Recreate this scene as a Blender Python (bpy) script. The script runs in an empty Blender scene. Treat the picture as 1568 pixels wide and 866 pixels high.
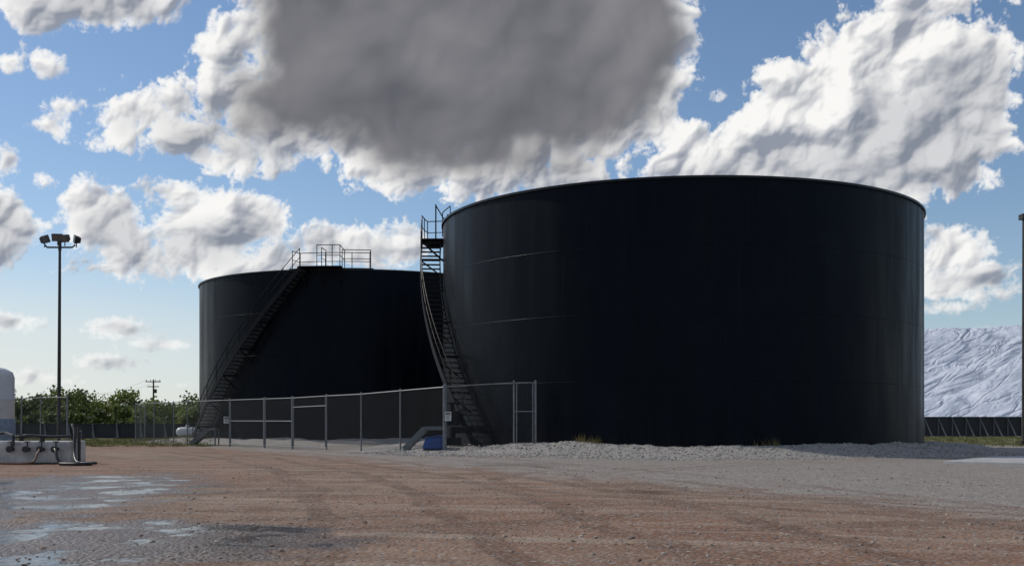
import bpy, math, random
import numpy as np
from math import sin, cos, tan, atan, radians, pi, sqrt
from mathutils import Vector, noise, Matrix
random.seed(7)
F=1700.0; HY=650.0; CX=784.0; CAMZ=1.1
scene=bpy.context.scene
# ------------------------------------------------------------ node helpers
def newmat(name):
    m=bpy.data.materials.new(name); m.use_nodes=True
    nt=m.node_tree; b=nt.nodes['Principled BSDF']
    return m,nt,b
def N(nt,t,**kw):
    n=nt.nodes.new(t)
    for k,v in kw.items(): setattr(n,k,v)
    return n
def setin(nt,sock,v):
    if isinstance(v,bpy.types.NodeSocket): nt.links.new(v,sock)
    elif v is not None: sock.default_value=v
def M(nt,op,a,b=None,c=None,clamp=False):
    n=nt.nodes.new('ShaderNodeMath'); n.operation=op; n.use_clamp=clamp
    setin(nt,n.inputs[0],a)
    if b is not None: setin(nt,n.inputs[1],b)
    if c is not None: setin(nt,n.inputs[2],c)
    return n.outputs[0]
def VM(nt,op,a,b=None,c=None):
    n=nt.nodes.new('ShaderNodeVectorMath'); n.operation=op
    setin(nt,n.inputs[0],a)
    if b is not None: setin(nt,n.inputs[1],b)
    if c is not None: setin(nt,n.inputs[2],c)
    return n.outputs['Value'] if op in('LENGTH','DISTANCE','DOT_PRODUCT') else n.outputs[0]
def MR(nt,v,a,b,c=0.0,d=1.0,smooth=True):
    n=nt.nodes.new('ShaderNodeMapRange'); n.interpolation_type='SMOOTHSTEP' if smooth else 'LINEAR'
    setin(nt,n.inputs['Value'],v); n.inputs['From Min'].default_value=a; n.inputs['From Max'].default_value=b
    n.inputs['To Min'].default_value=c; n.inputs['To Max'].default_value=d
    return n.outputs[0]
def MIX(nt,f,a,b,mode='MIX'):
    n=nt.nodes.new('ShaderNodeMix'); n.data_type='RGBA'; n.blend_type=mode
    setin(nt,n.inputs[0],f)
    for i,v in((6,a),(7,b)):
        if isinstance(v,(tuple,list)) and len(v)==3: v=(*v,1)
        setin(nt,n.inputs[i],v)
    return n.outputs[2]
def NO(nt,vec,scale,detail=4,rough=.55,col=False,dist=0):
    n=nt.nodes.new('ShaderNodeTexNoise'); setin(nt,n.inputs['Vector'],vec)
    n.inputs['Scale'].default_value=scale; n.inputs['Detail'].default_value=detail; n.inputs['Roughness'].default_value=rough
    n.inputs['Distortion'].default_value=dist
    return n.outputs['Color' if col else 'Fac']
def POS(nt): return nt.nodes.new('ShaderNodeNewGeometry').outputs['Position']
def MAPV(nt,v,scale=(1,1,1),rot=(0,0,0)):
    n=nt.nodes.new('ShaderNodeMapping'); setin(nt,n.inputs['Vector'],v)
    n.inputs['Scale'].default_value=scale; n.inputs['Rotation'].default_value=rot
    return n.outputs[0]
def BUMP(nt,h,strength,dist):
    n=nt.nodes.new('ShaderNodeBump'); n.inputs['Strength'].default_value=strength; n.inputs['Distance'].default_value=dist
    setin(nt,n.inputs['Height'],h); return n.outputs[0]
def simple(name,col,rough=.5,metal=0,var=.25,scale=6,bump=0,spec=.5):
    m,nt,b=newmat(name); p=POS(nt)
    n=NO(nt,p,scale,4,.6)
    c=MIX(nt,MR(nt,n,.3,.7),tuple(x*(1-var) for x in col),tuple(min(1,x*(1+var)) for x in col))
    nt.links.new(c,b.inputs['Base Color']); b.inputs['Metallic'].default_value=metal
    nt.links.new(MR(nt,n,.2,.8,max(0,rough-.1),min(1,rough+.1)),b.inputs['Roughness'])
    b.inputs['Specular IOR Level'].default_value=spec
    if bump: nt.links.new(BUMP(nt,n,bump,.02),b.inputs['Normal'])
    return m
# ------------------------------------------------------------ geometry helper
class G:
    def __init__(s): s.v=[]; s.f=[]
    def add(s,vs,fs):
        o=len(s.v); s.v+= [tuple(v) for v in vs]; s.f+=[tuple(i+o for i in f) for f in fs]
    def beam(s,a,b,w,h,up=Vector((0,0,1))):
        a=Vector(a);b=Vector(b);d=(b-a).normalized()
        if abs(d.dot(up))>.98: up=Vector((0,1,0)) if abs(d.y)<.9 else Vector((1,0,0))
        r=d.cross(up).normalized(); u=r.cross(d).normalized()
        vs=[p+r*x*w/2+u*y*h/2 for p in(a,b) for x,y in((-1,-1),(1,-1),(1,1),(-1,1))]
        s.add(vs,[(3,2,1,0),(4,5,6,7),(0,1,5,4),(1,2,6,5),(2,3,7,6),(3,0,4,7)])
    def box(s,c,size,rz=0):
        c=Vector(c);m=Matrix.Rotation(rz,3,'Z')
        vs=[c+m@Vector((x*size[0]/2,y*size[1]/2,z*size[2]/2)) for z in(-1,1) for x,y in((-1,-1),(1,-1),(1,1),(-1,1))]
        s.add(vs,[(3,2,1,0),(4,5,6,7),(0,1,5,4),(1,2,6,5),(2,3,7,6),(3,0,4,7)])
    def path(s,pts,r,n=8,cap=True):
        pts=[Vector(p) for p in pts]; rs=r if isinstance(r,list) else [r]*len(pts)
        vs=[];fs=[];pr=None
        for i,p in enumerate(pts):
            d=((pts[min(i+1,len(pts)-1)]-pts[max(i-1,0)])).normalized()
            if pr is None: pr=d.cross(Vector((0,0,1)) if abs(d.z)<.9 else Vector((1,0,0))).normalized()
            pr=(pr-d*pr.dot(d)).normalized(); q=d.cross(pr)
            for k in range(n):
                t=2*pi*k/n; vs.append(p+(pr*cos(t)+q*sin(t))*rs[i])
        for i in range(len(pts)-1):
            for k in range(n):
                fs.append((i*n+k,i*n+(k+1)%n,(i+1)*n+(k+1)%n,(i+1)*n+k))
        if cap: fs.append(tuple(range(n))[::-1]); fs.append(tuple((len(pts)-1)*n+k for k in range(n)))
        s.add(vs,fs)
    def tube(s,a,b,r,n=8,r2=None): s.path([a,b],[r,r2 if r2 is not None else r],n)
    def revolve(s,c,prof,n=48):
        c=Vector(c);vs=[];fs=[]
        for r,z in prof:
            for k in range(n):
                t=2*pi*k/n; vs.append(c+Vector((r*cos(t),r*sin(t),z)))
        for i in range(len(prof)-1):
            for k in range(n): fs.append((i*n+k,i*n+(k+1)%n,(i+1)*n+(k+1)%n,(i+1)*n+k))
        s.add(vs,fs)
    def obj(s,name,mat,parent=None,smooth=False,bevel=0):
        me=bpy.data.meshes.new(name); me.from_pydata(s.v,[],s.f); me.update()
        if smooth: me.polygons.foreach_set('use_smooth',[True]*len(me.polygons))
        me.materials.append(mat); o=bpy.data.objects.new(name,me); scene.collection.objects.link(o)
        if parent: o.parent=parent
        if bevel:
            m=o.modifiers.new('b','BEVEL'); m.width=bevel; m.segments=2
        return o
def empty(name):
    o=bpy.data.objects.new(name,None); scene.collection.objects.link(o); return o
def sm(t): t=max(0,min(1,t)); return t*t*(3-2*t)
# ------------------------------------------------------------ layout
TR=10.57
class Tank: pass
def mktank(D,ang):
    t=Tank(); a=radians(ang); t.c=Vector((D*sin(a),D*cos(a),0)); t.n=Vector((-sin(a),-cos(a),0)); t.l=Vector((-cos(a),sin(a),0)); return t
T1=mktank(51,8.41); T2=mktank(75,-7.63)
def tp(t,phi,r,z):
    a=radians(phi); v=t.c+(t.n*cos(a)+t.l*sin(a))*r; return Vector((v.x,v.y,z))
ZB=.22; ZT=10.05
MD=[(tp(T1,22,TR+2.1,0),2.4,.22),(tp(T1,8,TR+2.2,0),1.8,.10),(tp(T1,-10,TR+2.2,0),2.4,.08),(tp(T1,-30,TR+2.0,0),3.0,.14),(tp(T1,44,TR+3.2,0),1.5,.06),(tp(T1,-52,TR+2.2,0),2.5,.14)]
def gh(x,y):
    h=noise.noise(Vector((x*.35,y*.35,0)))*.035+noise.noise(Vector((x*1.3,y*1.3,3)))*.012
    far=sm((y-4)/10)
    h*=(.5+.5*far)
    if 6<y<60: h+=noise.noise(Vector((x*2.7+y*.6,y*2.7-x*.5,9)))*.005
    for t in(T1,T2):
        r=math.hypot(x-t.c.x,y-t.c.y)
        if r<TR+7:
            k=sm((TR+4.0+1.0*noise.noise(Vector((x*.25,y*.25,5)))-r)/2.6)
            h+=k*(.27+.12*noise.noise(Vector((x*.6,y*.6,1)))+.07*noise.noise(Vector((x*2.2,y*2.2,1))))
    if 30<y<52:
        for c,s,a in MD:
            d=((x-c.x)**2+(y-c.y)**2)/s/s
            if d<6: h+=a*math.exp(-d*1.5)
    return h
# ------------------------------------------------------------ ground
def seq(parts):
    out=[]
    for a,b,st in parts:
        n=max(1,int(round((b-a)/st)))
        out+=[a+(b-a)*i/n for i in range(n)]
    return out
xs=seq([(-2500,-300,275),(-300,-60,30),(-60,-24,2),(-24,-14,.35),(-14,14,.1),(14,30,.3),(30,70,2),(70,310,30),(310,2500,275)])+[2500]
ys=seq([(-300,-30,45),(-30,5,2.5),(5,7.5,.25),(7.5,22,.08),(22,45,.16),(45,75,.5),(75,120,3),(120,400,28),(400,4000,400)])+[4000]
vs=[(x,y,gh(x,y)) for y in ys for x in xs]
nx=len(xs)
fs=[(j*nx+i,j*nx+i+1,(j+1)*nx+i+1,(j+1)*nx+i) for j in range(len(ys)-1) for i in range(nx-1)]
g=G(); g.v=vs; g.f=fs
m,nt,b=newmat('ground_mat'); p=POS(nt)
sep=N(nt,'ShaderNodeSeparateXYZ'); nt.links.new(p,sep.inputs[0]); X,Y=sep.outputs[0],sep.outputs[1]
flat=N(nt,'ShaderNodeCombineXYZ'); nt.links.new(X,flat.inputs[0]); nt.links.new(Y,flat.inputs[1]); p2=flat.outputs[0]
nL=NO(nt,p2,.12,4,.6); nM=NO(nt,p2,.7,5,.65); nF=NO(nt,p2,9,5,.7)
streak=NO(nt,MAPV(nt,MAPV(nt,p2,(1,1,1),(0,0,radians(-24))),(.12,1.2,1)),1.0,5,.6)
streak2=NO(nt,MAPV(nt,MAPV(nt,p2,(1,1,1),(0,0,radians(14))),(.1,1.5,1)),1.0,5,.6)
dirt=MIX(nt,MR(nt,nM,.3,.7),(.155,.090,.056),(.275,.185,.128))
dirt=MIX(nt,MR(nt,nL,.40,.60,0,.7),dirt,(.215,.105,.060))
dirt=MIX(nt,MR(nt,streak,.50,.66,0,.65),dirt,(.110,.060,.037))
dirt=MIX(nt,MR(nt,streak2,.50,.66,0,.55),dirt,(.35,.28,.22))
Y2=M(nt,'MULTIPLY',Y,Y)
def track(A,B,C,offs,wd):
    base_=M(nt,'ADD',M(nt,'ADD',M(nt,'MULTIPLY',Y2,C),M(nt,'MULTIPLY',Y,B)),A)
    d=M(nt,'SUBTRACT',X,base_); d=M(nt,'ADD',d,M(nt,'MULTIPLY',M(nt,'SUBTRACT',nL,.5),2.0)); d=M(nt,'ADD',d,M(nt,'MULTIPLY',M(nt,'SUBTRACT',nM,.5),.25))
    cur=None
    for o in offs:
        v=MR(nt,M(nt,'ABSOLUTE',M(nt,'SUBTRACT',d,o)),wd*.5,wd,1,0)
        cur=v if cur is None else M(nt,'MAXIMUM',cur,v)
    return cur
trk=M(nt,'MAXIMUM',track(32.75,-2.985,.0674,(0,1.7,2.6),.24),track(.114,-.0078,-.0063,(-1.2,.5,2.1,3.8,6.2,7.9),.26))
trk=M(nt,'MULTIPLY',trk,MR(nt,nM,.36,.6))
dirt=MIX(nt,M(nt,'MULTIPLY',trk,.75),dirt,(.105,.050,.029))
vor=N(nt,'ShaderNodeTexVoronoi'); nt.links.new(p2,vor.inputs['Vector']); vor.inputs['Scale'].default_value=22
vs2=N(nt,'ShaderNodeSeparateColor'); nt.links.new(vor.outputs['Color'],vs2.inputs[0])
stone=MIX(nt,vs2.outputs[0],(.105,.095,.085),(.44,.405,.37))
vor3=N(nt,'ShaderNodeTexVoronoi'); nt.links.new(p2,vor3.inputs['Vector']); vor3.inputs['Scale'].default_value=7
vs3=N(nt,'ShaderNodeSeparateColor'); nt.links.new(vor3.outputs['Color'],vs3.inputs[0])
stone=MIX(nt,.35,stone,MIX(nt,vs3.outputs[1],(.11,.097,.087),(.40,.37,.34)))
line=M(nt,'ADD',X,M(nt,'MULTIPLY',Y,.5)); line=M(nt,'ADD',line,M(nt,'MULTIPLY',M(nt,'SUBTRACT',nM,.5),9))
line=M(nt,'ADD',line,M(nt,'MULTIPLY',M(nt,'SUBTRACT',nL,.5),8))
gz=MR(nt,line,11.0,14.5,0,.9)
def pad(t):
    d=VM(nt,'DISTANCE',p2,(t.c.x,t.c.y,0)); d=M(nt,'ADD',d,M(nt,'MULTIPLY',M(nt,'SUBTRACT',nM,.5),3))
    return MR(nt,d,TR+3.4,TR+4.9,1,0)
pads=M(nt,'MAXIMUM',pad(T1),pad(T2))
sprk=MR(nt,vs2.outputs[1],.6,.95,0,.6)
base=MIX(nt,sprk,dirt,stone)
gcol=MIX(nt,.35,stone,MIX(nt,nM,(.15,.135,.12),(.29,.268,.25)))
gcol=MIX(nt,M(nt,'MULTIPLY',trk,.5),gcol,(.14,.08,.053))
base=MIX(nt,gz,base,gcol)
padc=MIX(nt,.45,MIX(nt,.75,(.42,.41,.40),stone),(.275,.262,.25))
base=MIX(nt,pads,base,padc)
def ell(cx,cy,rx,ry,n=nM,amp=1.2):
    v=VM(nt,'MULTIPLY_ADD',p2,(1/rx,1/ry,0),(-cx/rx,-cy/ry,0)); L=VM(nt,'LENGTH',v)
    return M(nt,'ADD',M(nt,'SUBTRACT',1.0,L),M(nt,'MULTIPLY',M(nt,'SUBTRACT',n,.5),amp))
dk=MR(nt,ell(.2,30.5,1.9,2.0,nM,3.5),.1,.8,0,.7)
dk=M(nt,'MULTIPLY',dk,MR(nt,streak2,.35,.6))
base=MIX(nt,dk,base,(.045,.030,.022))
dk2=M(nt,'MULTIPLY',MR(nt,ell(2.2,19.0,.8,3.2,nM,3),.1,.8,0,.7),MR(nt,streak,.4,.6))
base=MIX(nt,dk2,base,(.075,.036,.024))
gy=M(nt,'ADD',Y,M(nt,'MULTIPLY',M(nt,'SUBTRACT',nM,.5),14))
gm=M(nt,'MULTIPLY',MR(nt,gy,56,62),M(nt,'SUBTRACT',1.0,pads))
grass=MIX(nt,NO(nt,p2,.5,5,.7),(.06,.075,.025),(.20,.18,.08))
base=MIX(nt,gm,base,grass)
# puddles
pn=NO(nt,MAPV(nt,p2,(.9,.8,1)),1.2,8,.62)
wetA=ell(-4.3,10.6,2.5,2.0,pn,1.6); wetB=ell(-8.6,17.0,3.2,7.0,pn,1.8); wetC=ell(-5.6,9.2,2.8,1.6,pn,1.5)
wz=M(nt,'MAXIMUM',M(nt,'MAXIMUM',wetA,wetB),wetC)
damp=MR(nt,wz,-.30,.12); pud=MR(nt,M(nt,'MULTIPLY',MR(nt,wz,.0,.25),MR(nt,pn,.465,.565)),.15,.85)
base=MIX(nt,M(nt,'MULTIPLY',damp,.72),base,(.050,.034,.025))
base=MIX(nt,pud,base,(.055,.040,.032))
nt.links.new(base,b.inputs['Base Color'])
r=MR(nt,damp,0,1,.92,.40); rr=M(nt,'ADD',M(nt,'MULTIPLY',r,M(nt,'SUBTRACT',1.0,pud)),M(nt,'MULTIPLY',pud,MR(nt,nF,.35,.65,.08,.28)))
nt.links.new(rr,b.inputs['Roughness']); b.inputs['Specular IOR Level'].default_value=.4
h=M(nt,'ADD',M(nt,'MULTIPLY',nF,1.2),M(nt,'MULTIPLY',vor.outputs['Distance'],-.8))
h=M(nt,'ADD',h,M(nt,'MULTIPLY',streak,.2)); h=M(nt,'ADD',h,M(nt,'MULTIPLY',nM,1.1)); h=M(nt,'ADD',h,M(nt,'MULTIPLY',trk,-.8))
h=M(nt,'MULTIPLY',h,M(nt,'SUBTRACT',1.0,M(nt,'MULTIPLY',pud,.95)))
nt.links.new(BUMP(nt,h,.75,.04),b.inputs['Normal'])
g.obj('ground',m,smooth=True)
# loose stones
def stonemat(nm,a,b_):
    ms,nt,b=newmat(nm); p=POS(nt)
    v=N(nt,'ShaderNodeTexVoronoi'); nt.links.new(p,v.inputs['Vector']); v.inputs['Scale'].default_value=5
    s_=N(nt,'ShaderNodeSeparateColor'); nt.links.new(v.outputs['Color'],s_.inputs[0])
    nt.links.new(MIX(nt,s_.outputs[0],a,b_),b.inputs['Base Color']); b.inputs['Roughness'].default_value=.9; return ms
g=G()
t_=(1+5**.5)/2
iv=[Vector(q).normalized() for q in[(-1,t_,0),(1,t_,0),(-1,-t_,0),(1,-t_,0),(0,-1,t_),(0,1,t_),(0,-1,-t_),(0,1,-t_),(t_,0,-1),(t_,0,1),(-t_,0,-1),(-t_,0,1)]]
ifc=[(0,11,5),(0,5,1),(0,1,7),(0,7,10),(0,10,11),(1,5,9),(5,11,4),(11,10,2),(10,7,6),(7,1,8),(3,9,4),(3,4,2),(3,2,6),(3,6,8),(3,8,9),(4,9,5),(2,4,11),(6,2,10),(8,6,7),(9,8,1)]
def rock(x,y,s):
    z=gh(x,y)
    g.add([Vector((x,y,z+s*.1))+Vector((q.x*s*random.uniform(.7,1.2),q.y*s*random.uniform(.7,1.2),q.z*s*random.uniform(.4,.75))) for q in iv],ifc)
for i in range(11000):
    y=8+22*random.random()**1.3; x=random.uniform(-.5,.5)*y*1.0
    if noise.noise(Vector((x*.5,y*.5,0)))+random.uniform(-.5,.5)<-.05: continue
    if x<-.3*y and y<24 and random.random()<.7: continue
    rock(x,y,random.uniform(.007,.016) if random.random()<.92 else random.uniform(.018,.034))
g.obj('gravel',stonemat('gravel_mat',(.12,.08,.06),(.38,.32,.27)))
g=G()
for i in range(6500):
    phi=random.uniform(-62,58); r=TR+random.uniform(.3,5)
    q=tp(T1,phi,r,0); rock(q.x,q.y,random.uniform(.015,.05))
g.obj('gravel',stonemat('gravel_grey',(.13,.125,.115),(.40,.385,.37)))
# ------------------------------------------------------------ tanks
m,nt,b=newmat('tank_paint'); p=POS(nt)
n1=NO(nt,MAPV(nt,p,(1.2,1.2,.12)),1.0,6,.65); n2=NO(nt,p,.25,3,.5); n3=NO(nt,MAPV(nt,p,(6,6,.25)),1.0,4,.7)
c=MIX(nt,MR(nt,n1,.3,.75),(.0008,.0014,.0034),(.0034,.0052,.0095))
c=MIX(nt,MR(nt,n3,.55,.75,0,.55),c,(.008,.0115,.016))
c=MIX(nt,MR(nt,NO(nt,p,.5,6,.7),.52,.75,0,.5),c,(.0075,.010,.0135))
sepz=N(nt,'ShaderNodeSeparateXYZ'); nt.links.new(p,sepz.inputs[0])
dust=M(nt,'MULTIPLY',MR(nt,sepz.outputs[2],1.3,.2,0,.7),MR(nt,n1,.35,.7))
c=MIX(nt,M(nt,'MULTIPLY',dust,.3),c,(.03,.026,.022))
nt.links.new(c,b.inputs['Base Color']); nt.links.new(MR(nt,n1,.25,.75,.26,.54),b.inputs['Roughness'])
b.inputs['Specular IOR Level'].default_value=.095; b.inputs['Specular Tint'].default_value=(.68,.84,1,1)
b.inputs['Sheen Weight'].default_value=.05; b.inputs['Sheen Roughness'].default_value=.35; b.inputs['Sheen Tint'].default_value=(.9,.97,1,1)
hb=M(nt,'ADD',M(nt,'MULTIPLY',n2,1.0),M(nt,'MULTIPLY',n1,.20))
nt.links.new(BUMP(nt,hb,.4,.12),b.inputs['Normal'])
tank_m=m
steel_m=simple('black_steel',(.005,.0055,.007),.5,0,.3,5,spec=.2)
trim_m=simple('tank_trim',(.004,.006,.009),.35,0,.3,3,spec=.25)
def rail(g,pts,h=1.07,step=1.3,r=.024):
    top=[Vector(q)+Vector((0,0,h)) for q in pts]; mid=[Vector(q)+Vector((0,0,h*.52)) for q in pts]
    g.path(top,r,6); g.path(mid,r*.85,6)
    acc=1e9
    for i,q in enumerate(pts):
        q=Vector(q)
        if i: acc+=(q-Vector(pts[i-1])).length
        if acc>=step or i==len(pts)-1: g.tube(q,q+Vector((0,0,h)),r,6); acc=0
def tank(t,p0,p1,mirror):
    E=empty('storage_tank')
    g=G(); n=144
    c=t.c
    g.revolve((c.x,c.y,0),[(TR,ZB-.3),(TR,ZT)],n); g.obj('shell',tank_m,E,True)
    g=G(); g.revolve((c.x,c.y,0),[(TR-.25,ZT-.25),(0.01,ZT-.05)],n); g.obj('roof',tank_m,E,True)
    g=G()
    g.revolve((c.x,c.y,0),[(TR+.004,ZT-.09),(TR+.075,ZT-.09),(TR+.075,ZT+.0),(TR-.02,ZT+.003),(TR-.02,ZT-.3)],n)
    g.revolve((c.x,c.y,0),[(TR+.004,ZB+.05),(TR+.12,ZB+.05),(TR+.12,ZB-.2)],n)
    g.obj('rim_and_base_ring',trim_m,E)
    g=G(); H=ZT-ZB
    for k in range(1,4):
        z=ZB+H*k/4
        g.revolve((c.x,c.y,0),[(TR-.01,z-.022),(TR+.005,z-.012),(TR+.005,z+.012),(TR-.01,z+.022)],n)
    g.obj('weld_seams',tank_m,E,True)
    # stairs
    g=G(); zt=ZT-.5 if mirror else ZT-.02
    zs=gh(*tp(t,p0,TR+.5,0).xy)
    ns=int((zt-zs)/.215); ri,ro=TR+.14,TR+1.0
    inn=[];out=[]
    for i in range(ns+1):
        f=i/ns; ph=p0+(p1-p0)*f; z=zs+(zt-zs)*f
        a=tp(t,ph,ri,z); o=tp(t,ph,ro,z); inn.append(a);out.append(o)
        if i>0:
            g.beam(a,o,.27,.035)
    for L in(inn,out):
        for i in range(ns): g.beam(L[i]-Vector((0,0,.05)),L[i+1]-Vector((0,0,.05)),.05,.25)
    for i in range(4,ns,7):
        ph=p0+(p1-p0)*i/ns; z=out[i].z
        g.beam(tp(t,ph,TR,z-.15),tp(t,ph,ro,z-.15),.07,.07); g.beam(tp(t,ph,TR,z-.95),tp(t,ph,ro,z-.2),.06,.06)
    g.obj('spiral_stairs',steel_m,E)
    g=G(); rail(g,out); g.obj('stair_handrail',steel_m,E)
    g=G()
    if mirror:
        a0,a1=p1,p1+7.5
        pts=[tp(t,a0+(a1-a0)*i/4,ro,zt) for i in range(5)]
        for i in range(5):
            ph=a0+(a1-a0)*i/4
            g.beam(tp(t,ph,TR-.3,zt),tp(t,ph,ro,zt),.42,.05)
        for ph in(a0+.3,a1-.3):
            g.beam(tp(t,ph,TR,zt-.08),tp(t,ph,ro,zt-.08),.08,.12); g.beam(tp(t,ph,TR,zt-1),tp(t,ph,ro,zt-.1),.07,.07)
        rail(g,pts,1.1,.7)
        rail(g,[pts[-1],tp(t,a1,TR+.05,zt)],1.1); 
        rail(g,[tp(t,a0-1,TR+.05,zt+.1),tp(t,a0-1,TR-.3,zt+.4)],1.1)
        rail(g,[tp(t,a1,TR+.05,zt+.4),tp(t,a1,TR-.3,zt+.4)],1.0)
        q0=tp(t,a0-1.5,TR+.35,zt)
        g.tube(q0,q0+Vector((0,0,1.55)),.035,6); g.beam(q0+Vector((0,0,1.5)),q0+Vector((.45,0,.75)),.05,.05)
    else:
        pts=[tp(t,22.5-24.8*i/8,TR-1.0,ZT+.02) for i in range(9)]
        rail(g,pts,1.07,1.35)
        pts=[tp(t,13-6.5*i/3,ro,ZT+.0) for i in range(4)]
        rail(g,pts,1.22,.8)
        rail(g,[tp(t,22.5,TR+.03,ZT),tp(t,22.5,TR-1,ZT)],1.07); rail(g,[tp(t,-2.3,TR+.03,ZT),tp(t,-2.3,TR-1,ZT)],1.07)
        rail(g,[tp(t,6.5,ro,ZT),tp(t,6.5,TR-1,ZT)],1.22); rail(g,[tp(t,13,TR,ZT),tp(t,13,TR-1,ZT)],1.22)
        rail(g,[tp(t,6.5-8.8*i/3,TR+.05,ZT+.02) for i in range(4)],1.07,1.2)
        for i in range(17):
            ph=22.5-24.8*i/16
            g.beam(tp(t,ph,TR-1.05,ZT+.02),tp(t,ph,ro if 5.5<ph<19 else TR+.1,ZT+.02),.34,.05)
        for ph in(18,12.5,7): g.beam(tp(t,ph,TR,ZT-1),tp(t,ph,ro,ZT-.1),.07,.07)
    g.obj('access_platform',steel_m,E)
    return E
E1=tank(T1,41,83,True)
E2=tank(T2,63,18,False)
g=G()
for dx in(0,.55):
    o=tp(T1,47-dx*6,TR+1.3+dx,0); w=T1.n
    g.path([tp(T1,47-dx*6,TR,.9),tp(T1,47-dx*6,TR+1.3+dx,.9),tp(T1,47-dx*6,TR+1.35+dx,.2)],.13,12)
    g.box((o.x,o.y,1.35),(.5,.4,.55)); g.tube((o.x,o.y,1.6),(o.x,o.y,1.95),.05,8); g.tube((o.x-.0,o.y,1.92),(o.x,o.y,1.97),.22,16)
    g.box((o.x,o.y,.35),(.6,.5,.5))
g.obj('valve_assembly',steel_m,bevel=.015)
# ------------------------------------------------------------ fence
galv=simple('galvanised',(.17,.18,.19),.5,.45,.25,8)
m,nt,b=newmat('chain_link'); 
uv=N(nt,'ShaderNodeUVMap').outputs[0]
s=N(nt,'ShaderNodeSeparateXYZ'); nt.links.new(uv,s.inputs[0])
def wire(e):
    f=M(nt,'FRACT',M(nt,'MULTIPLY',e,1/.075)); return M(nt,'LESS_THAN',M(nt,'ABSOLUTE',M(nt,'SUBTRACT',f,.5)),.035)
w=M(nt,'MAXIMUM',wire(M(nt,'ADD',s.outputs[0],s.outputs[1])),wire(M(nt,'SUBTRACT',s.outputs[0],s.outputs[1])))
b.inputs['Base Color'].default_value=(.085,.09,.095,1); b.inputs['Metallic'].default_value=.4; b.inputs['Roughness'].default_value=.6
nt.links.new(w,b.inputs['Alpha'])
link_m=m
FH=2.36
def fence(name,posts,gates=()):
    E=empty(name); g=G(); 
    me_v=[];me_f=[];uvs=[]
    def gp(p): return Vector((p[0],p[1],min(.30,gh(p[0],p[1]))))
    L=0
    for i in range(len(posts)):
        p=gp(posts[i]); thick=.045 if i in gates or i in(0,len(posts)-1) else .032
        g.tube(p-Vector((0,0,.1)),p+Vector((0,0,FH+.04)),thick,8)
        g.path([p+Vector((0,0,FH+.04)),p+Vector((0,0,FH+.07)),p+Vector((0,0,FH+.09))],[thick*1.1,thick*1.1,.01],8)
        if i:
            q=gp(posts[i-1]); l=(p-q).length
            g.tube(q+Vector((0,0,FH)),p+Vector((0,0,FH)),.024,6)
            if i in gates:
                g.tube(q+Vector((0,0,FH*.82)),p+Vector((0,0,FH*.82)),.022,6) if i==4 else g.tube(q+Vector((0,0,FH*.55)),p+Vector((0,0,FH*.55)),.022,6)
                g.tube(q+Vector((0,0,.12)),p+Vector((0,0,.12)),.022,6)
                d=(p-q).normalized()
                for a in(q+d*.1,p-d*.1): g.tube(a+Vector((0,0,.12)),a+Vector((0,0,FH)),.024,6)
            o=len(me_v)
            me_v+=[q+Vector((0,0,.03)),p+Vector((0,0,.03)),p+Vector((0,0,FH)),q+Vector((0,0,FH))]; me_f.append((o,o+1,o+2,o+3))
            uvs+=[(L,0),(L+l,0),(L+l,FH),(L,FH)]; L+=l
    g.obj('posts_and_rails',galv,E)
    me=bpy.data.meshes.new('mesh'); me.from_pydata([tuple(v) for v in me_v],[],me_f)
    ul=me.uv_layers.new(name='UVMap')
    for i,u in enumerate(uvs): ul.data[i].uv=u
    me.materials.append(link_m); o=bpy.data.objects.new('link_mesh',me); scene.collection.objects.link(o); o.parent=E
    return E
def fp(px):
    h=98-(680-px)*.08; d=F*2.39/h; return ((px-CX)/F*d,d)
pp=[fp(x) for x in(680,613,553,500,448,405,352,287,266,236,208)]
fence('chain_link_fence',pp,gates=(4,5,6))
def xy(px,d): return ((px-CX)/F*d,d)
fence('chain_link_fence',[(pp[0][0]+.05,pp[0][1]+.05),xy(787,41.2),xy(820,41.1)],gates=(2,))
fence('chain_link_fence',[xy(103,51),xy(62,52),xy(33,52.5),xy(-10,53.5),xy(-60,54.5),xy(-110,55.5)])
fence('chain_link_fence',[xy(208,67.7),xy(215,75),xy(222,83)])
sign_m=simple('sign_white',(.55,.55,.54),.5,0,.05); txt_m=simple('sign_print',(.03,.03,.035),.5)
def sign(px,d,z,w=.32,h=.42):
    E=empty('warning_sign'); c=Vector((*xy(px,d),z)); g=G(); g.box(c,(w,.012,h)); g.obj('panel',sign_m,E)
    g=G()
    g.box(c+Vector((0,-.009,h*.3)),(w*.8,.004,h*.18))
    for k in range(4): g.box(c+Vector((random.uniform(-.01,.01),-.009,h*(.1-.13*k))),(w*(.7-.1*(k%2)),.004,h*.045))
    g.obj('print',txt_m,E)
sign(686,41.3,1.42,.24,.34); sign(347,56.9,1.35,.3,.35)
st_m=simple('steel_grey',(.12,.13,.14),.5,.3,.25,6)
def steps(px0,px1,d,h,flat):
    E=empty('metal_steps'); g=G()
    a=Vector((*xy(px0,d),0));c=Vector((*xy(px1,d),h))
    a.z=gh(a.x,a.y)+.05
    for off in(0,.75):
        o=Vector((0,off,0)); g.beam(a+o,c+o,.06,.24)
        g.beam(c+o,c+o+Vector((flat,0,0)),.06,.10); g.tube(c+o+Vector((flat,0,0)),Vector((c.x+flat,c.y+off,0)),.04,6)
    for k in range(1,6):
        q=a.lerp(c,k/5.5); g.box(q+Vector((0,.375,.02)),(.26,.7,.03))
    g.box(c+Vector((flat/2,.375,.07)),(flat,.74,.04))
    g.obj('frame',st_m,E)
steps(619,650,43.0,.95,.75)
steps(291,318,60,.85,.4)
blue=simple('blue_plastic',(.015,.05,.19),.4,0,.2)
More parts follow.
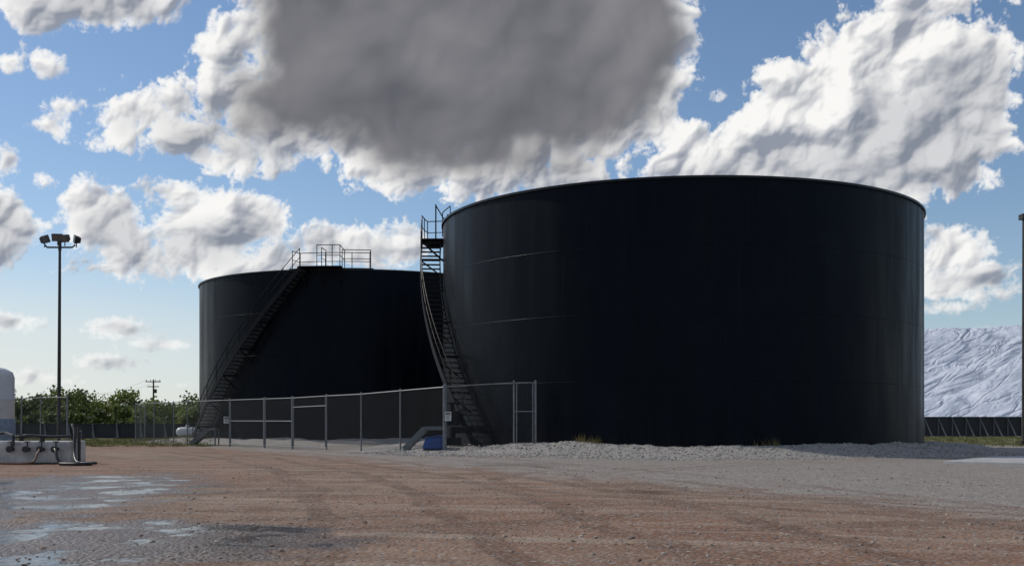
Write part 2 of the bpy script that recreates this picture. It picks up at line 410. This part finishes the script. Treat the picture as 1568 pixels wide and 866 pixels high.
E=empty('blue_bin'); g=G(); c=Vector((*xy(664,42.0),0)); c.z=gh(c.x,c.y)
prof=[(-.42,0),(.38,0),(.45,.5),(-.30,.38)]
vs=[c+Vector((x,y,z)) for y in(-.3,.3) for x,z in prof]
g.add(vs,[(0,1,2,3),(7,6,5,4),(0,4,5,1),(1,5,6,2),(2,6,7,3),(3,7,4,0)]); g.obj('body',blue,E,bevel=.02)
g=G(); g.beam(c+Vector((-.35,0,.40)),c+Vector((.5,0,.53)),.68,.035); g.obj('lid',blue,E,bevel=.01)
# ------------------------------------------------------------ floodlight pole
pole_m=simple('pole_dark_steel',(.035,.033,.032),.5,.3,.3,4)
lens_m=simple('lamp_glass',(.12,.12,.115),.25,0,.1)
E=empty('floodlight_pole'); g=G(); b0=Vector((*xy(90,62),0)); b0.z=0
topz=CAMZ+(HY-378)/F*62
g.tube(b0,b0+Vector((.06,0,topz)),.11,12,.07); g.box(b0+Vector((0,0,.06)),(.45,.45,.14)); g.obj('pole',pole_m,E)
g=G(); tpnt=b0+Vector((.06,0,topz)); 
g.path([tpnt+Vector((-.85,0,.12)),tpnt+Vector((-.7,0,-.02)),tpnt+Vector((.7,0,-.02)),tpnt+Vector((.85,0,.12))],.05,8)
g.tube(tpnt+Vector((0,0,-.2)),tpnt+Vector((0,0,.3)),.09,10)
g.obj('crossarm',pole_m,E)
g=G(); gl=G()
for x,z,rz,tilt,w in((-.85,.42,.9,-35,.5),(-.12,.55,.2,12,.62),(.28,.5,-.3,15,.55),(.92,.42,-.9,35,.5)):
    c=tpnt+Vector((x,0,z)); mt=Matrix.Rotation(radians(tilt if abs(x)>.5 else 0),3,'Y')@Matrix.Rotation(rz,3,'Z')@Matrix.Rotation(radians(25),3,'X')
    pr=[(-w/2,-.12,-.22),(w/2,-.12,-.22),(w/2,-.12,.22),(-w/2,-.12,.22),(-w/3,.22,-.14),(w/3,.22,-.14),(w/3,.22,.14),(-w/3,.22,.14)]
    g.add([c+mt@Vector(q) for q in pr],[(0,1,2,3),(7,6,5,4),(0,4,5,1),(1,5,6,2),(2,6,7,3),(3,7,4,0)])
    gl.add([c+mt@Vector((q[0]*.88,-.125,q[2]*.88)) for q in pr[:4]],[(0,1,2,3)])
    g.tube(c-Vector((0,0,.45)),c,.035,6)
g.obj('lamp_heads',pole_m,E,bevel=.02); gl.obj('lamp_lenses',lens_m,E)
E=empty('steel_pole'); g=G(); c=Vector((*xy(1570.5,60),0)); zt=CAMZ+(HY-332)/F*60
g.tube(c,c+Vector((0,0,zt)),.2,12,.17); g.obj('pole',pole_m,E)
g=G(); g.box(c+Vector((0,0,zt)),(.55,.5,.28)); g.tube(c,c+Vector((0,0,.25)),.3,12); g.obj('cap_and_base',pole_m,E)
wood=simple('wood_pole',(.07,.055,.045),.9)
upos=[]
for px,d,h in((235,250,11.3),(125,330,10.8),(30,410,11)):
    E=empty('utility_pole'); g=G(); c=Vector((*xy(px,d),0)); g.tube(c,c+Vector((0,0,h)),.24,8,.17)
    for z,w in((h-.5,3.4),(h-1.6,2.6)): g.beam(c+Vector((-w/2,-.2,z)),c+Vector((w/2,-.2,z)),.16,.2)
    for x in(-1.5,-.6,.6,1.5): g.tube(c+Vector((x,-.2,h-.4)),c+Vector((x,-.2,h-.05)),.08,6)
    g.box(c+Vector((.45,0,h-2.6)),(.5,.5,.9))
    g.obj('pole',wood,E); upos.append(c+Vector((0,0,h-.1)))
g=G()
for a,b_ in zip(upos[:-1],upos[1:]):
    for o in(-1.5,1.5):
        g.path([a.lerp(b_,t/12)+Vector((o,0,-6*(t/12)*(1-t/12))) for t in range(13)],.02,4)
g.obj('power_lines',wood)
# ------------------------------------------------------------ bunker walls + tarp pile
wall_m=simple('bunker_wall_dark',(.022,.024,.028),.7,0,.35,.8); brace_m=simple('brace_steel',(.13,.135,.14),.5,.3)
def bunker(x0,x1,y,h,sp):
    E=empty('bunker_wall'); g=G(); gb=G(); x=x0; k=0
    while x<x1:
        g.box((x+sp/2,y,h/2+.02),(sp-.04,.1,h-.04+.04*(k%2))); 
        gb.beam((x,y-.08,0),(x,y-.08,h+.06),.1,.1)
        gb.beam((x,y-.12,h*.92),(x+.35,y-h*.62,.05),.08,.1); gb.beam((x,y-.1,.06),(x+.35,y-h*.65,.06),.08,.08)
        x+=sp;k+=1
    g.beam((x0,y-.06,h+.02),(x1,y-.06,h+.02),.14,.08)
    g.obj('panels',wall_m,E); gb.obj('braces',brace_m,E)
bunker(36,110,104,1.8,1.3); bunker(-75,-20,88,1.15,1.9)
m,nt,b=newmat('white_tarp'); p=POS(nt)
rp=MAPV(nt,p,(1,1,1),(0,radians(27),radians(-8)))
w1=NO(nt,MAPV(nt,rp,(.18,.2,.5)),1.0,4,.55,dist=.5); w2=NO(nt,MAPV(nt,rp,(.25,.5,1.6)),1.0,5,.6,dist=.6)
fold=M(nt,'ABSOLUTE',M(nt,'SUBTRACT',NO(nt,MAPV(nt,rp,(.05,.05,.30)),1.0,3,.5,dist=.5),.5))
fold2=M(nt,'ABSOLUTE',M(nt,'SUBTRACT',NO(nt,MAPV(nt,rp,(.10,.10,.75)),1.0,3,.5,dist=.5),.5))
seam=M(nt,'MAXIMUM',MR(nt,fold,.0,.014,1,0),MR(nt,fold2,.0,.014,.55,0))
c=MIX(nt,MR(nt,w2,.3,.7),(.48,.53,.62),(.66,.70,.78)); c=MIX(nt,M(nt,'MULTIPLY',seam,.5),c,(.20,.23,.30))
nt.links.new(c,b.inputs['Base Color']); b.inputs['Roughness'].default_value=.5
hh=M(nt,'ADD',M(nt,'ADD',w1,M(nt,'MULTIPLY',w2,.5)),M(nt,'ADD',M(nt,'MULTIPLY',MR(nt,fold,0,.07),.4),M(nt,'MULTIPLY',MR(nt,fold2,0,.06),.2)))
nt.links.new(BUMP(nt,hh,.7,.9),b.inputs['Normal'])
g=G(); NX,NY=230,110; xa,xb,ya,yb=22,150,104.1,156
for j in range(NY+1):
    for i in range(NX+1):
        x=xa+(xb-xa)*i/NX; y=ya+(yb-ya)*j/NY
        dx=max(0,70-x)*.42 if x>40 else 12.6+(40-x)*1.1
        r=abs(y-130)+dx*dx*.016+dx*.05 if x>40 else abs(y-130)+12.6**2*.016+.63+(40-x)*1.3
        ins=26-r
        z=1.7+.45*(ins if ins<22 else 22+4*(1-math.exp(-(ins-22)/4)))
        if ins<0: z=max(-.1,1.7+ins*3)
        else: z+=sm(ins/3)*(.45*noise.noise(Vector((x*.16+y*.1,y*.1,z*.3)))+.12*noise.noise(Vector((x*.6,y*.35,7)))-.2*abs(noise.noise(Vector((x*.12-y*.2,y*.25+x*.1,2)))))
        g.v.append((x,y,z))
g.f=[(j*(NX+1)+i,j*(NX+1)+i+1,(j+1)*(NX+1)+i+1,(j+1)*(NX+1)+i) for j in range(NY) for i in range(NX)]
g.obj('tarp_covered_pile',m,smooth=True)
conc=simple('concrete',(.36,.36,.365),.85,0,.12,1.5,.2)
g=G(); cs=[xy(1446,31.8),xy(1610,29.6),xy(1660,38.5),xy(1520,36.4)]
vs=[(x,y,z) for z in(-.05,.07) for x,y in cs]
g.add(vs,[(3,2,1,0),(4,5,6,7),(0,1,5,4),(1,2,6,5),(2,3,7,6),(3,0,4,7)]); g.obj('concrete_pad',conc,bevel=.01)
# ------------------------------------------------------------ left tank skid
white=simple('white_poly',(.5,.51,.53),.4,0,.06,2); greyb=simple('grey_blue_panel',(.17,.21,.27),.5)
E=empty('plastic_tank'); c=Vector((*xy(-32,38.5),0)); rad=50/F*38.5
g=G(); prof=[(rad,0),(rad,1.95),(rad*1.015,1.98),(rad,2.01),(rad,2.75),(rad*.95,2.93),(rad*.75,3.06),(rad*.35,3.14),(rad*.32,3.22),(.01,3.24)]
g.revolve(c,prof,40); g.obj('body',white,E,True)
g=G(); g.revolve(c,[(rad+.01,.05),(rad+.02,.06),(rad+.02,1.3),(rad+.01,1.31)],40); g.obj('lower_band',greyb,E,True)
g=G()
for k in range(5):
    a=radians(-58+k*2.6); 
    g.box(c+Vector((cos(a)*(rad+.005),sin(a)*(rad+.005),2.42)),(.02,.05,.22-.03*(k%2)),a)
g.obj('label',blue,E)
E=empty('pump_skid'); g=G(); yb_=31.2; xr=xy(107,yb_)[0]
g.box((xr-2.2,yb_+.6,.33),(4.4,1.2,.62)); g.obj('base_tank',simple('worn_white_paint',(.42,.41,.40),.6,0,.3,2.5),E,bevel=.05)
rub=simple('black_rubber',(.015,.015,.016),.45)
g=G()
for k,x in enumerate((xr-.35,xr-.75,xr-1.15,xr-1.6)):
    g.tube((x,yb_-.02,.42),(x,yb_-.22,.42),.06,10); g.tube((x,yb_-.2,.42),(x,yb_-.26,.42),.09,12)
    g.tube((x,yb_-.1,.42),(x,yb_-.1,.62),.02,6); g.box((x,yb_-.1,.63),(.16,.03,.03))
g.path([(xr-1.7,yb_+.3,.75),(xr-1.3,yb_+.2,.8),(xr-.6,yb_+.2,.76),(xr-.1,yb_+.3,.78),(xr+.05,yb_+.3,.6)],.045,8)
g.tube((xr-1.5,yb_+.3,.63),(xr-1.5,yb_+.3,.85),.07,10); g.tube((xr-.9,yb_+.3,.63),(xr-.9,yb_+.3,.82),.07,10)
g.path([(xr-2.3,yb_+.2,.8),(xr-1.9,yb_+.15,.88),(xr-1.55,yb_-.1,.8),(xr-1.5,yb_-.2,.5)],.04,8)
g.obj('valves_and_pipes',rub,E)
def hose(pts,mat,r,nm='hose'):
    g=G(); P_=[Vector(q) for q in pts]; out=[]
    for i in range(len(P_)-1):
        p0=P_[max(i-1,0)];p1=P_[i];p2_=P_[i+1];p3=P_[min(i+2,len(P_)-1)]
        for k in range(8):
            t=k/8; out.append(.5*((2*p1)+(p2_-p0)*t+(2*p0-5*p1+4*p2_-p3)*t*t+(3*p1-p0-3*p2_+p3)*t**3))
    out.append(P_[-1]); g.path(out,r,8); return g.obj(nm,mat,smooth=True)
hose([(xr-.05,yb_+.3,1.1),(xr+.1,yb_+.1,.85),(xr+.2,yb_-.2,.35),(xr+.45,yb_-.6,.07),(xr+.95,yb_-.9,.05),(xr+.8,yb_-1.4,.05),(xr+.2,yb_-1.2,.05)],rub,.045)
hose([(xr-.35,yb_-.25,.42),(xr-.2,yb_-.5,.4),(xr+.0,yb_-.7,.1),(xr+.5,yb_-.7,.05),(xr+.95,yb_-.5,.05)],rub,.04)
hose([(xr-.75,yb_-.25,.42),(xr-.7,yb_-.5,.3),(xr-.8,yb_-.7,.06),(xr-1.6,yb_-.9,.05),(xr-2.6,yb_-.8,.05)],simple('hose_rust',(.12,.06,.04),.6),.03)
g=G(); g.tube((xr+.02,yb_+.6,0),(xr+.02,yb_+.6,1.05),.05,10); g.path([(xr+.02,yb_+.6,.9),(xr+.14,yb_+.5,.92),(xr+.2,yb_+.4,.7)],.035,8); g.obj('standpipe',rub)
E=empty('propane_tank'); c=Vector((*xy(287,76),0)); g=G()
g.path([c+Vector((x,0,.62)) for x in(-.78,-.74,-.62,-.45,.45,.62,.74,.78)],[.03,.16,.28,.33,.33,.28,.16,.03],20); g.tube(c+Vector((0,0,.9)),c+Vector((0,0,1.08)),.12,12); g.obj('vessel',white,E,True)
g=G()
for x in(-.4,.4): g.box(c+Vector((x,0,.17)),(.12,.5,.34))
g.obj('saddles',blue,E)
# ------------------------------------------------------------ vegetation
def leafmat(name,dark,light,sc=.6):
    m,nt,b=newmat(name); p=POS(nt)
    n=NO(nt,p,sc,3,.6); n2=NO(nt,p,5,2,.6)
    c=MIX(nt,MR(nt,M(nt,'ADD',M(nt,'MULTIPLY',n,.7),M(nt,'MULTIPLY',n2,.3)),.38,.62),dark,light)
    nt.links.new(c,b.inputs['Base Color']); b.inputs['Roughness'].default_value=.6; b.inputs['Specular IOR Level'].default_value=.2
    tr=N(nt,'ShaderNodeBsdfTranslucent'); nt.links.new(c,tr.inputs[0]); mx=N(nt,'ShaderNodeMixShader'); mx.inputs[0].default_value=.4
    nt.links.new(b.outputs[0],mx.inputs[1]); nt.links.new(tr.outputs[0],mx.inputs[2])
    nt.links.new(mx.outputs[0],nt.nodes['Material Output'].inputs[0]); return m
leaf=leafmat('foliage',(.040,.064,.020),(.15,.185,.045),.25); bark=simple('bark',(.06,.045,.035),.9)
gl=G(); gt=G()
def tree(x,y,h,w):
    base=Vector((x,y,0)); top=base+Vector((random.uniform(-.3,.3),0,h*.7))
    gt.path([base,base.lerp(top,.5)+Vector((random.uniform(-.2,.2),0,0)),top],[.2,.13,.05],6)
    cl=[]
    for k in range(random.randint(12,17)):
        a=random.uniform(0,2*pi); rr=w*.5*sqrt(random.random())*.85; zz=h*random.uniform(.16,.9)
        rr*=1.15-.55*max(0,(zz/h-.5)/.5)
        c=base+Vector((cos(a)*rr,sin(a)*rr,zz)); cl.append(c)
        gt.path([base.lerp(top,random.uniform(.3,.8)),c],[.06,.02],4)
    for c in cl:
        s=random.uniform(.5,1.0)*w*.2
        for q in range(66):
            d=Vector((random.gauss(0,1),random.gauss(0,1),random.gauss(0,.75)));d=d.normalized()*s*random.random()**.4*random.uniform(.8,1.25)
            o=c+d; u=Vector((random.gauss(0,1),random.gauss(0,1),random.gauss(0,1))).normalized(); v=u.orthogonal().normalized(); l=random.uniform(.10,.22)
            gl.add([o-u*l-v*l*.6,o+u*l-v*l*.5,o+u*l*.8+v*l*.6,o-u*l*.7+v*l*.7],[(0,1,2,3)])
for i in range(40):
    y=random.uniform(140,165); x=-98+i*1.8+random.uniform(-1.5,1.5)
    px=CX+x/y*F
    h=random.uniform(3.8,5.0)
    if px<110: h=random.uniform(5,7.0)
    elif 155<px<215: h=random.uniform(5,5.6)
    tree(x,y,h,random.uniform(5.5,8))
for i in range(32):
    y=random.uniform(112,132); x=-80+i*1.7+random.uniform(-1,1); tree(x,y,random.uniform(2.0,3.4),random.uniform(3,5))
for i in range(22):
    y=random.uniform(200,260); x=-150+i*6+random.uniform(-2,2); tree(x,y,random.uniform(5,7.0),random.uniform(8,12))
E=gl.obj('distant_trees',leaf); gt.obj('trunks',bark,E)
dry=leafmat('dry_grass_blades',(.10,.08,.03),(.24,.20,.09),1.5)
g=G()
def tuft(x,y,h,n,spread):
    z=gh(x,y)-.02
    for k in range(n):
        a=random.uniform(0,2*pi); r=random.uniform(0,spread); b0=Vector((x+cos(a)*r,y+sin(a)*r,z)); hh=h*random.uniform(.5,1.1)
        t=b0+Vector((random.gauss(0,.3)*hh,random.gauss(0,.3)*hh,hh)); w=random.uniform(.006,.014)
        g.add([b0+Vector((-w,0,0)),b0+Vector((w,0,0)),t],[(0,1,2)])
for lo,hi,n in((22,14,14),(-14,-19,9)):
    for k in range(n):
        q=tp(T1,random.uniform(hi,lo),TR+random.uniform(.15,.6),0); tuft(q.x,q.y,random.uniform(.2,.4),8,.16)
g.obj('dry_grass',dry)
grn=leafmat('grass_blades',(.06,.075,.02),(.20,.18,.07),.5)
g=G()
for k in range(1500):
    y=random.uniform(56,84); x=random.uniform(-.47,-.27)*y; tuft(x,y,random.uniform(.08,.25),9,.3)
for k in range(900):
    y=random.uniform(56,100); x=random.uniform(.36,.5)*y; tuft(x,y,random.uniform(.08,.25),9,.3)
g.obj('grass',grn)
# ------------------------------------------------------------ world
SUN_EL=radians(42); SUN_AZ=radians(-62)
w=bpy.data.worlds.new('World'); scene.world=w; w.use_nodes=True; nt=w.node_tree
bg=nt.nodes['Background']; bg.inputs['Strength'].default_value=.10
sky=N(nt,'ShaderNodeTexSky',sky_type='NISHITA'); sky.sun_disc=False; sky.sun_elevation=SUN_EL; sky.sun_rotation=SUN_AZ%(2*pi)
sky.air_density=1.0; sky.dust_density=.2; sky.ozone_density=4.0
nt.links.new(sky.outputs[0],bg.inputs[0])
sdir=Vector((sin(SUN_AZ)*cos(SUN_EL),cos(SUN_AZ)*cos(SUN_EL),sin(SUN_EL)))
# ------------------------------------------------------------ cloud dome
K=17.0
def lin(parts): return np.array(seq(parts),dtype=np.float64)
azs=np.concatenate([lin([(-pi,-.75,.03),(-.75,-.50,.003),(-.50,.50,.00078),(.50,.75,.003),(.75,pi,.03)]),[pi]])
els=np.concatenate([lin([(-.03,0,.01),(0,.42,.00078),(.42,.55,.004),(.55,1.5,.03)]),[1.5707]])
U,V=np.meshgrid(azs*K,els*K)
PERU=2*pi*K
def pnoise(A,B,f,seed):
    per=max(1,int(round(PERU*f))); fx=A*(per/PERU); fy=B*f
    r=np.random.RandomState(seed); perm=r.permutation(4096); ang=r.rand(4096)*2*pi; gx=np.cos(ang);gy=np.sin(ang)
    ix=np.floor(fx).astype(np.int64); iy=np.floor(fy).astype(np.int64); tx=fx-ix; ty=fy-iy
    sx=tx*tx*tx*(tx*(tx*6-15)+10); sy=ty*ty*ty*(ty*(ty*6-15)+10)
    def cor(dx,dy):
        h=perm[(perm[((ix+dx)%per)&4095]+iy+dy)&4095]
        return gx[h]*(tx-dx)+gy[h]*(ty-dy)
    a=cor(0,0);b=cor(1,0);c=cor(0,1);d=cor(1,1)
    return (a+(b-a)*sx)*(1-sy)+(c+(d-c)*sx)*sy
def fbm(A,B,f,n,seed,gain=.5,lac=2.07):
    o=0;a=1;
    for i in range(n): o=o+a*pnoise(A,B,f,seed+i); f*=lac; a*=gain
    return o
def sst(x,a,b):
    t=np.clip((x-a)/(b-a),0,1); return t*t*(3-2*t)
def blur(A,r,it=2):
    for _ in range(it):
        for ax in(0,1):
            pad=[(0,0),(0,0)]; pad[ax]=(r+1,r)
            c=np.cumsum(np.pad(A,pad,mode='edge'),axis=ax); n=A.shape[ax]
            hi=np.take(c,np.arange(2*r+1,2*r+1+n),axis=ax); lo=np.take(c,np.arange(0,n),axis=ax)
            A=(hi-lo)/(2*r+1)
    return A
wu=.30*fbm(U,V,.7,3,100); wv_=.30*fbm(U,V,.7,3,200)
Uw=U+wu+.05*pnoise(U,V,4,301); Vw=V+wv_*.8+.05*pnoise(U,V,4,302)
def billow(A,B,f,n,seed,gain=.55):
    o=0;a=1;parts=[]
    for i in range(n): o=o+a*(np.abs(pnoise(A,B,f,seed+i))*2-.42); f*=2.05; a*=gain; parts.append(o)
    return o,parts
bil,bp=billow(Uw,Vw,1.5,6,400,.60)
fb=fbm(U,V,.8,8,500,.60)*1.6
def conv(px,py):
    x=(px-CX)/F; z=(HY-py)/F; a=atan(x); e=atan(z*cos(a)); return a*K,e*K
def field(blobs,A,B,k=.12):
    cur=None
    for (px,py,rx,ry) in blobs:
        a,e=conv(px,py); rx/=100;ry/=100
        L=(1-np.sqrt(((A-a)/rx)**2+((B-e)/ry)**2))*min(rx,ry)
        if cur is None: cur=L
        else:
            h=np.maximum(k-np.abs(cur-L),0)/k; cur=np.maximum(cur,L)+h*h*k*.25
    return cur
big=[(720,30,310,185),(560,110,190,120),(830,160,160,100),(940,60,130,125),(1030,30,42,55),(370,50,50,36),(420,20,75,50),(350,85,42,26),(375,145,80,46),(225,165,72,34),(170,185,32,26),(300,205,65,30),(350,235,88,28),(450,205,115,52),(600,238,105,50),(735,266,105,48),(870,266,78,36),(975,165,65,56),
 (1045,250,68,36),(1045,212,27,34),(1130,250,105,50),(1215,195,85,78),(1180,120,34,32),(1265,105,58,50),(1330,120,105,88),(1420,170,112,112),(1385,50,66,50),(1440,85,76,54),(1480,110,60,64),(1395,250,122,60),(1240,262,140,45),(1430,0,66,34),(1505,235,28,22)]
sml=[(150,-5,150,42),(60,5,60,34),(6,92,22,18),(62,98,22,14),(100,158,27,16),(75,190,34,26),(15,245,28,24),(60,268,30,12),(2,345,66,56),(105,300,36,18),(160,325,62,44),(195,380,40,44),(180,418,62,14),
 (275,300,50,30),(320,345,90,52),(300,395,75,30),(385,330,50,42),(430,318,18,12),(345,408,75,15),(530,374,110,32),(440,392,75,28),(628,372,42,28),
 (1462,380,55,38),(1500,425,78,24),(1550,445,36,16),(1110,150,14,6),(1140,128,14,7)]
low=[(175,503,50,15),(15,490,52,20),(250,525,46,13),(175,555,70,10),(280,588,55,9),(50,578,75,9),(1520,503,30,6),(1450,470,50,8)]
sB=field(big,Uw,Vw,.25); sS=field(sml,U+wu*.6,V+wv_*.5,.12)
fB=sB+.22*bil+.12*fb+.02
fS=sS+.14*bil+.11*fb+.02
fL=field(low,U+wu*.4,V+wv_*.15,.06)+.055*bil+.05*fb-.005
gen=(fbm(U,V,.22,4,900,.55)*2.6-.42)+.2*bil+.12*fb
az=np.abs(U)
outm=np.maximum(sst(az,7.9,9.5),sst(V,7.6,9.0))
gen=gen-(1-outm)*6-4*(1-sst(V,.1,1.2))
T=np.maximum(np.maximum(fB,fS),np.maximum(fL,gen))
wisp=.05*pnoise(U,V,9,701)+.04*pnoise(U,V,19,702)+.03*pnoise(U,V,37,703)
al=1-np.exp(-np.maximum(T+.035+wisp,0)*9)
al=sst(al,.0,.85)
thick=blur(al,14,2)
thick2=blur(al,5,2)
def relief(Hf,s,L):
    gy_,gx_=np.gradient(Hf,els*K,azs*K)
    return (-s*gx_*L[0]-s*gy_*L[1]+L[2])/np.sqrt(1+(s*gx_)**2+(s*gy_)**2)-L[2]
L3=(-.50,.62,.60)
H1=blur(bp[1],16,2)*.55+blur(fb,12,2)*.18+blur(np.clip(T,-.1,.7),14,2)*.5
H2=blur(bp[3],4,2)*.28+blur(np.clip(T,-.05,.4),5,2)*.25
H3=blur(bp[5],1,2)*.22+.05*blur(fb,1,1)
r1=relief(H1,1.0,L3); r2=relief(H2,.9,L3); r3=relief(H3,.8,L3)
edge=1-sst(thick2,.5,.98)
lit=.76+.66*r1+.40*r2+.24*r3+.12*blur(bp[3],3,1)+.12*blur(fb,8,1)
lit=np.clip(lit+.30*edge,0,1)
def colr(a,b,t): return np.array(a)[None,None,:]*(1-t[...,None])+np.array(b)[None,None,:]*t[...,None]
C=colr((.30,.33,.40),(1.0,.99,.97),lit)
mid=[(1460,200,95,95),(1300,258,190,42),(1505,150,50,75),(1370,200,60,60),(130,-12,130,32),(0,352,58,46),(310,375,80,36),(165,350,64,42),(530,388,110,24),(390,350,32,38),(330,228,85,18),(215,180,60,18),(870,270,75,20),(1495,430,70,16)]
mf=sst(field(mid,Uw,Vw,.2)+.12*blur(bil,3,2)+.10*blur(fb,3,1),-.20,.34)*sst(thick,.5,.98)
mf=np.maximum(mf,sst(fL,.02,.08)*.7*sst(thick2,.4,.9)); mf=np.maximum(mf,sst(gen,.2,1.0)*.95)
Cm=colr((.23,.26,.32),(.62,.63,.66),lit)
mf=(mf*.8)[...,None]; C=C*(1-mf)+Cm*mf
dark=[(715,10,350,215),(560,110,170,105),(640,175,210,78),(840,150,160,85),(950,50,110,115),(735,232,100,34),(440,155,85,55),(600,212,95,30),(370,195,70,24),(860,245,60,20)]
df=sst(field(dark,Uw,Vw,.35)+.09*blur(bp[3],4,2)+.14*blur(fb,3,2),-.18,.40)*sst(thick,.6,1.0)
dv=np.clip(.5+.42*blur(fb,9,2)+.10*blur(bp[3],6,2)+.30*r1+.12*r2,0,1)
Cd=colr((.125,.130,.150),(.250,.248,.268),dv)
df=df[...,None]; C=C*(1-df)+Cd*df
# horizon haze layer, thicker towards the sun side
el=V/K
lf=1-sst(U/K,-.5,.1)
side=.66+.34*lf
hz=np.clip(.88*np.exp(-np.maximum(el,0)/.070)*side+.42*lf*np.exp(-((el-.07)/.05)**2),0,.95)
hcol=colr((.62,.69,.76),(.80,.82,.81),lf)
A_=al[...,None]; Hz=hz[...,None]
fade=np.clip(1-.75*np.exp(-np.maximum(el,0)/.03),0,1)[...,None]
A_=A_*fade
outA=A_+(1-A_)*Hz
C=(C*A_+hcol*(1-A_)*Hz)/np.maximum(outA,1e-4)
dx=np.sin(U/K)*np.cos(el);dy=np.cos(U/K)*np.cos(el);dz=np.sin(el)
sd=np.arccos(np.clip(dx*sdir.x+dy*sdir.y+dz*sdir.z,-1,1))
outA=outA*sst(sd,.05,.16)[...,None]
RAD=6000.0
nr,nc=U.shape
co_=np.stack([dx*RAD,dy*RAD,dz*RAD],-1).reshape(-1,3).astype(np.float32)
me=bpy.data.meshes.new('sky'); me.vertices.add(nr*nc); me.vertices.foreach_set('co',co_.ravel())
I,J=np.meshgrid(np.arange(nc-1),np.arange(nr-1)); a=(J*nc+I).ravel()
q=np.stack([a,a+nc,a+nc+1,a+1],-1).astype(np.int32)
me.loops.add(q.size); me.loops.foreach_set('vertex_index',q.ravel()); me.polygons.add(len(q)); me.polygons.foreach_set('loop_start',np.arange(0,q.size,4,dtype=np.int32))
me.update(calc_edges=True)
ca=me.color_attributes.new('cloud','FLOAT_COLOR','POINT')
ca.data.foreach_set('color',np.concatenate([C,outA],-1).astype(np.float32).ravel())
m=bpy.data.materials.new('cloud_layer'); m.use_nodes=True; nt=m.node_tree
for n in list(nt.nodes): nt.nodes.remove(n)
at=N(nt,'ShaderNodeAttribute',attribute_name='cloud'); em=N(nt,'ShaderNodeEmission'); nt.links.new(at.outputs['Color'],em.inputs[0]); em.inputs[1].default_value=.95
tr=N(nt,'ShaderNodeBsdfTransparent'); mx=N(nt,'ShaderNodeMixShader'); nt.links.new(at.outputs['Alpha'],mx.inputs[0]); nt.links.new(tr.outputs[0],mx.inputs[1]); nt.links.new(em.outputs[0],mx.inputs[2])
ou=N(nt,'ShaderNodeOutputMaterial'); nt.links.new(mx.outputs[0],ou.inputs[0])
try: m.cycles.emission_sampling='NONE'
except Exception as e: print(e)
me.materials.append(m); so=bpy.data.objects.new('sky',me); scene.collection.objects.link(so)
# sun
L=bpy.data.lights.new('sun','SUN'); L.energy=2.7; L.angle=radians(2.0); L.color=(1,.93,.83)
so=bpy.data.objects.new('sun',L); scene.collection.objects.link(so)
so.rotation_euler=sdir.to_track_quat('Z','Y').to_euler()
# camera
cam=bpy.data.cameras.new('camera'); co=bpy.data.objects.new('camera',cam); scene.collection.objects.link(co)
co.location=(0,0,CAMZ); co.rotation_euler=(radians(90),0,0); cam.sensor_width=36; cam.lens=F/1568*36; cam.shift_y=(HY-433)/1568
cam.clip_end=20000; cam.clip_start=.1; scene.camera=co
scene.view_settings.view_transform='Standard'; scene.view_settings.look='None'; scene.view_settings.exposure=0
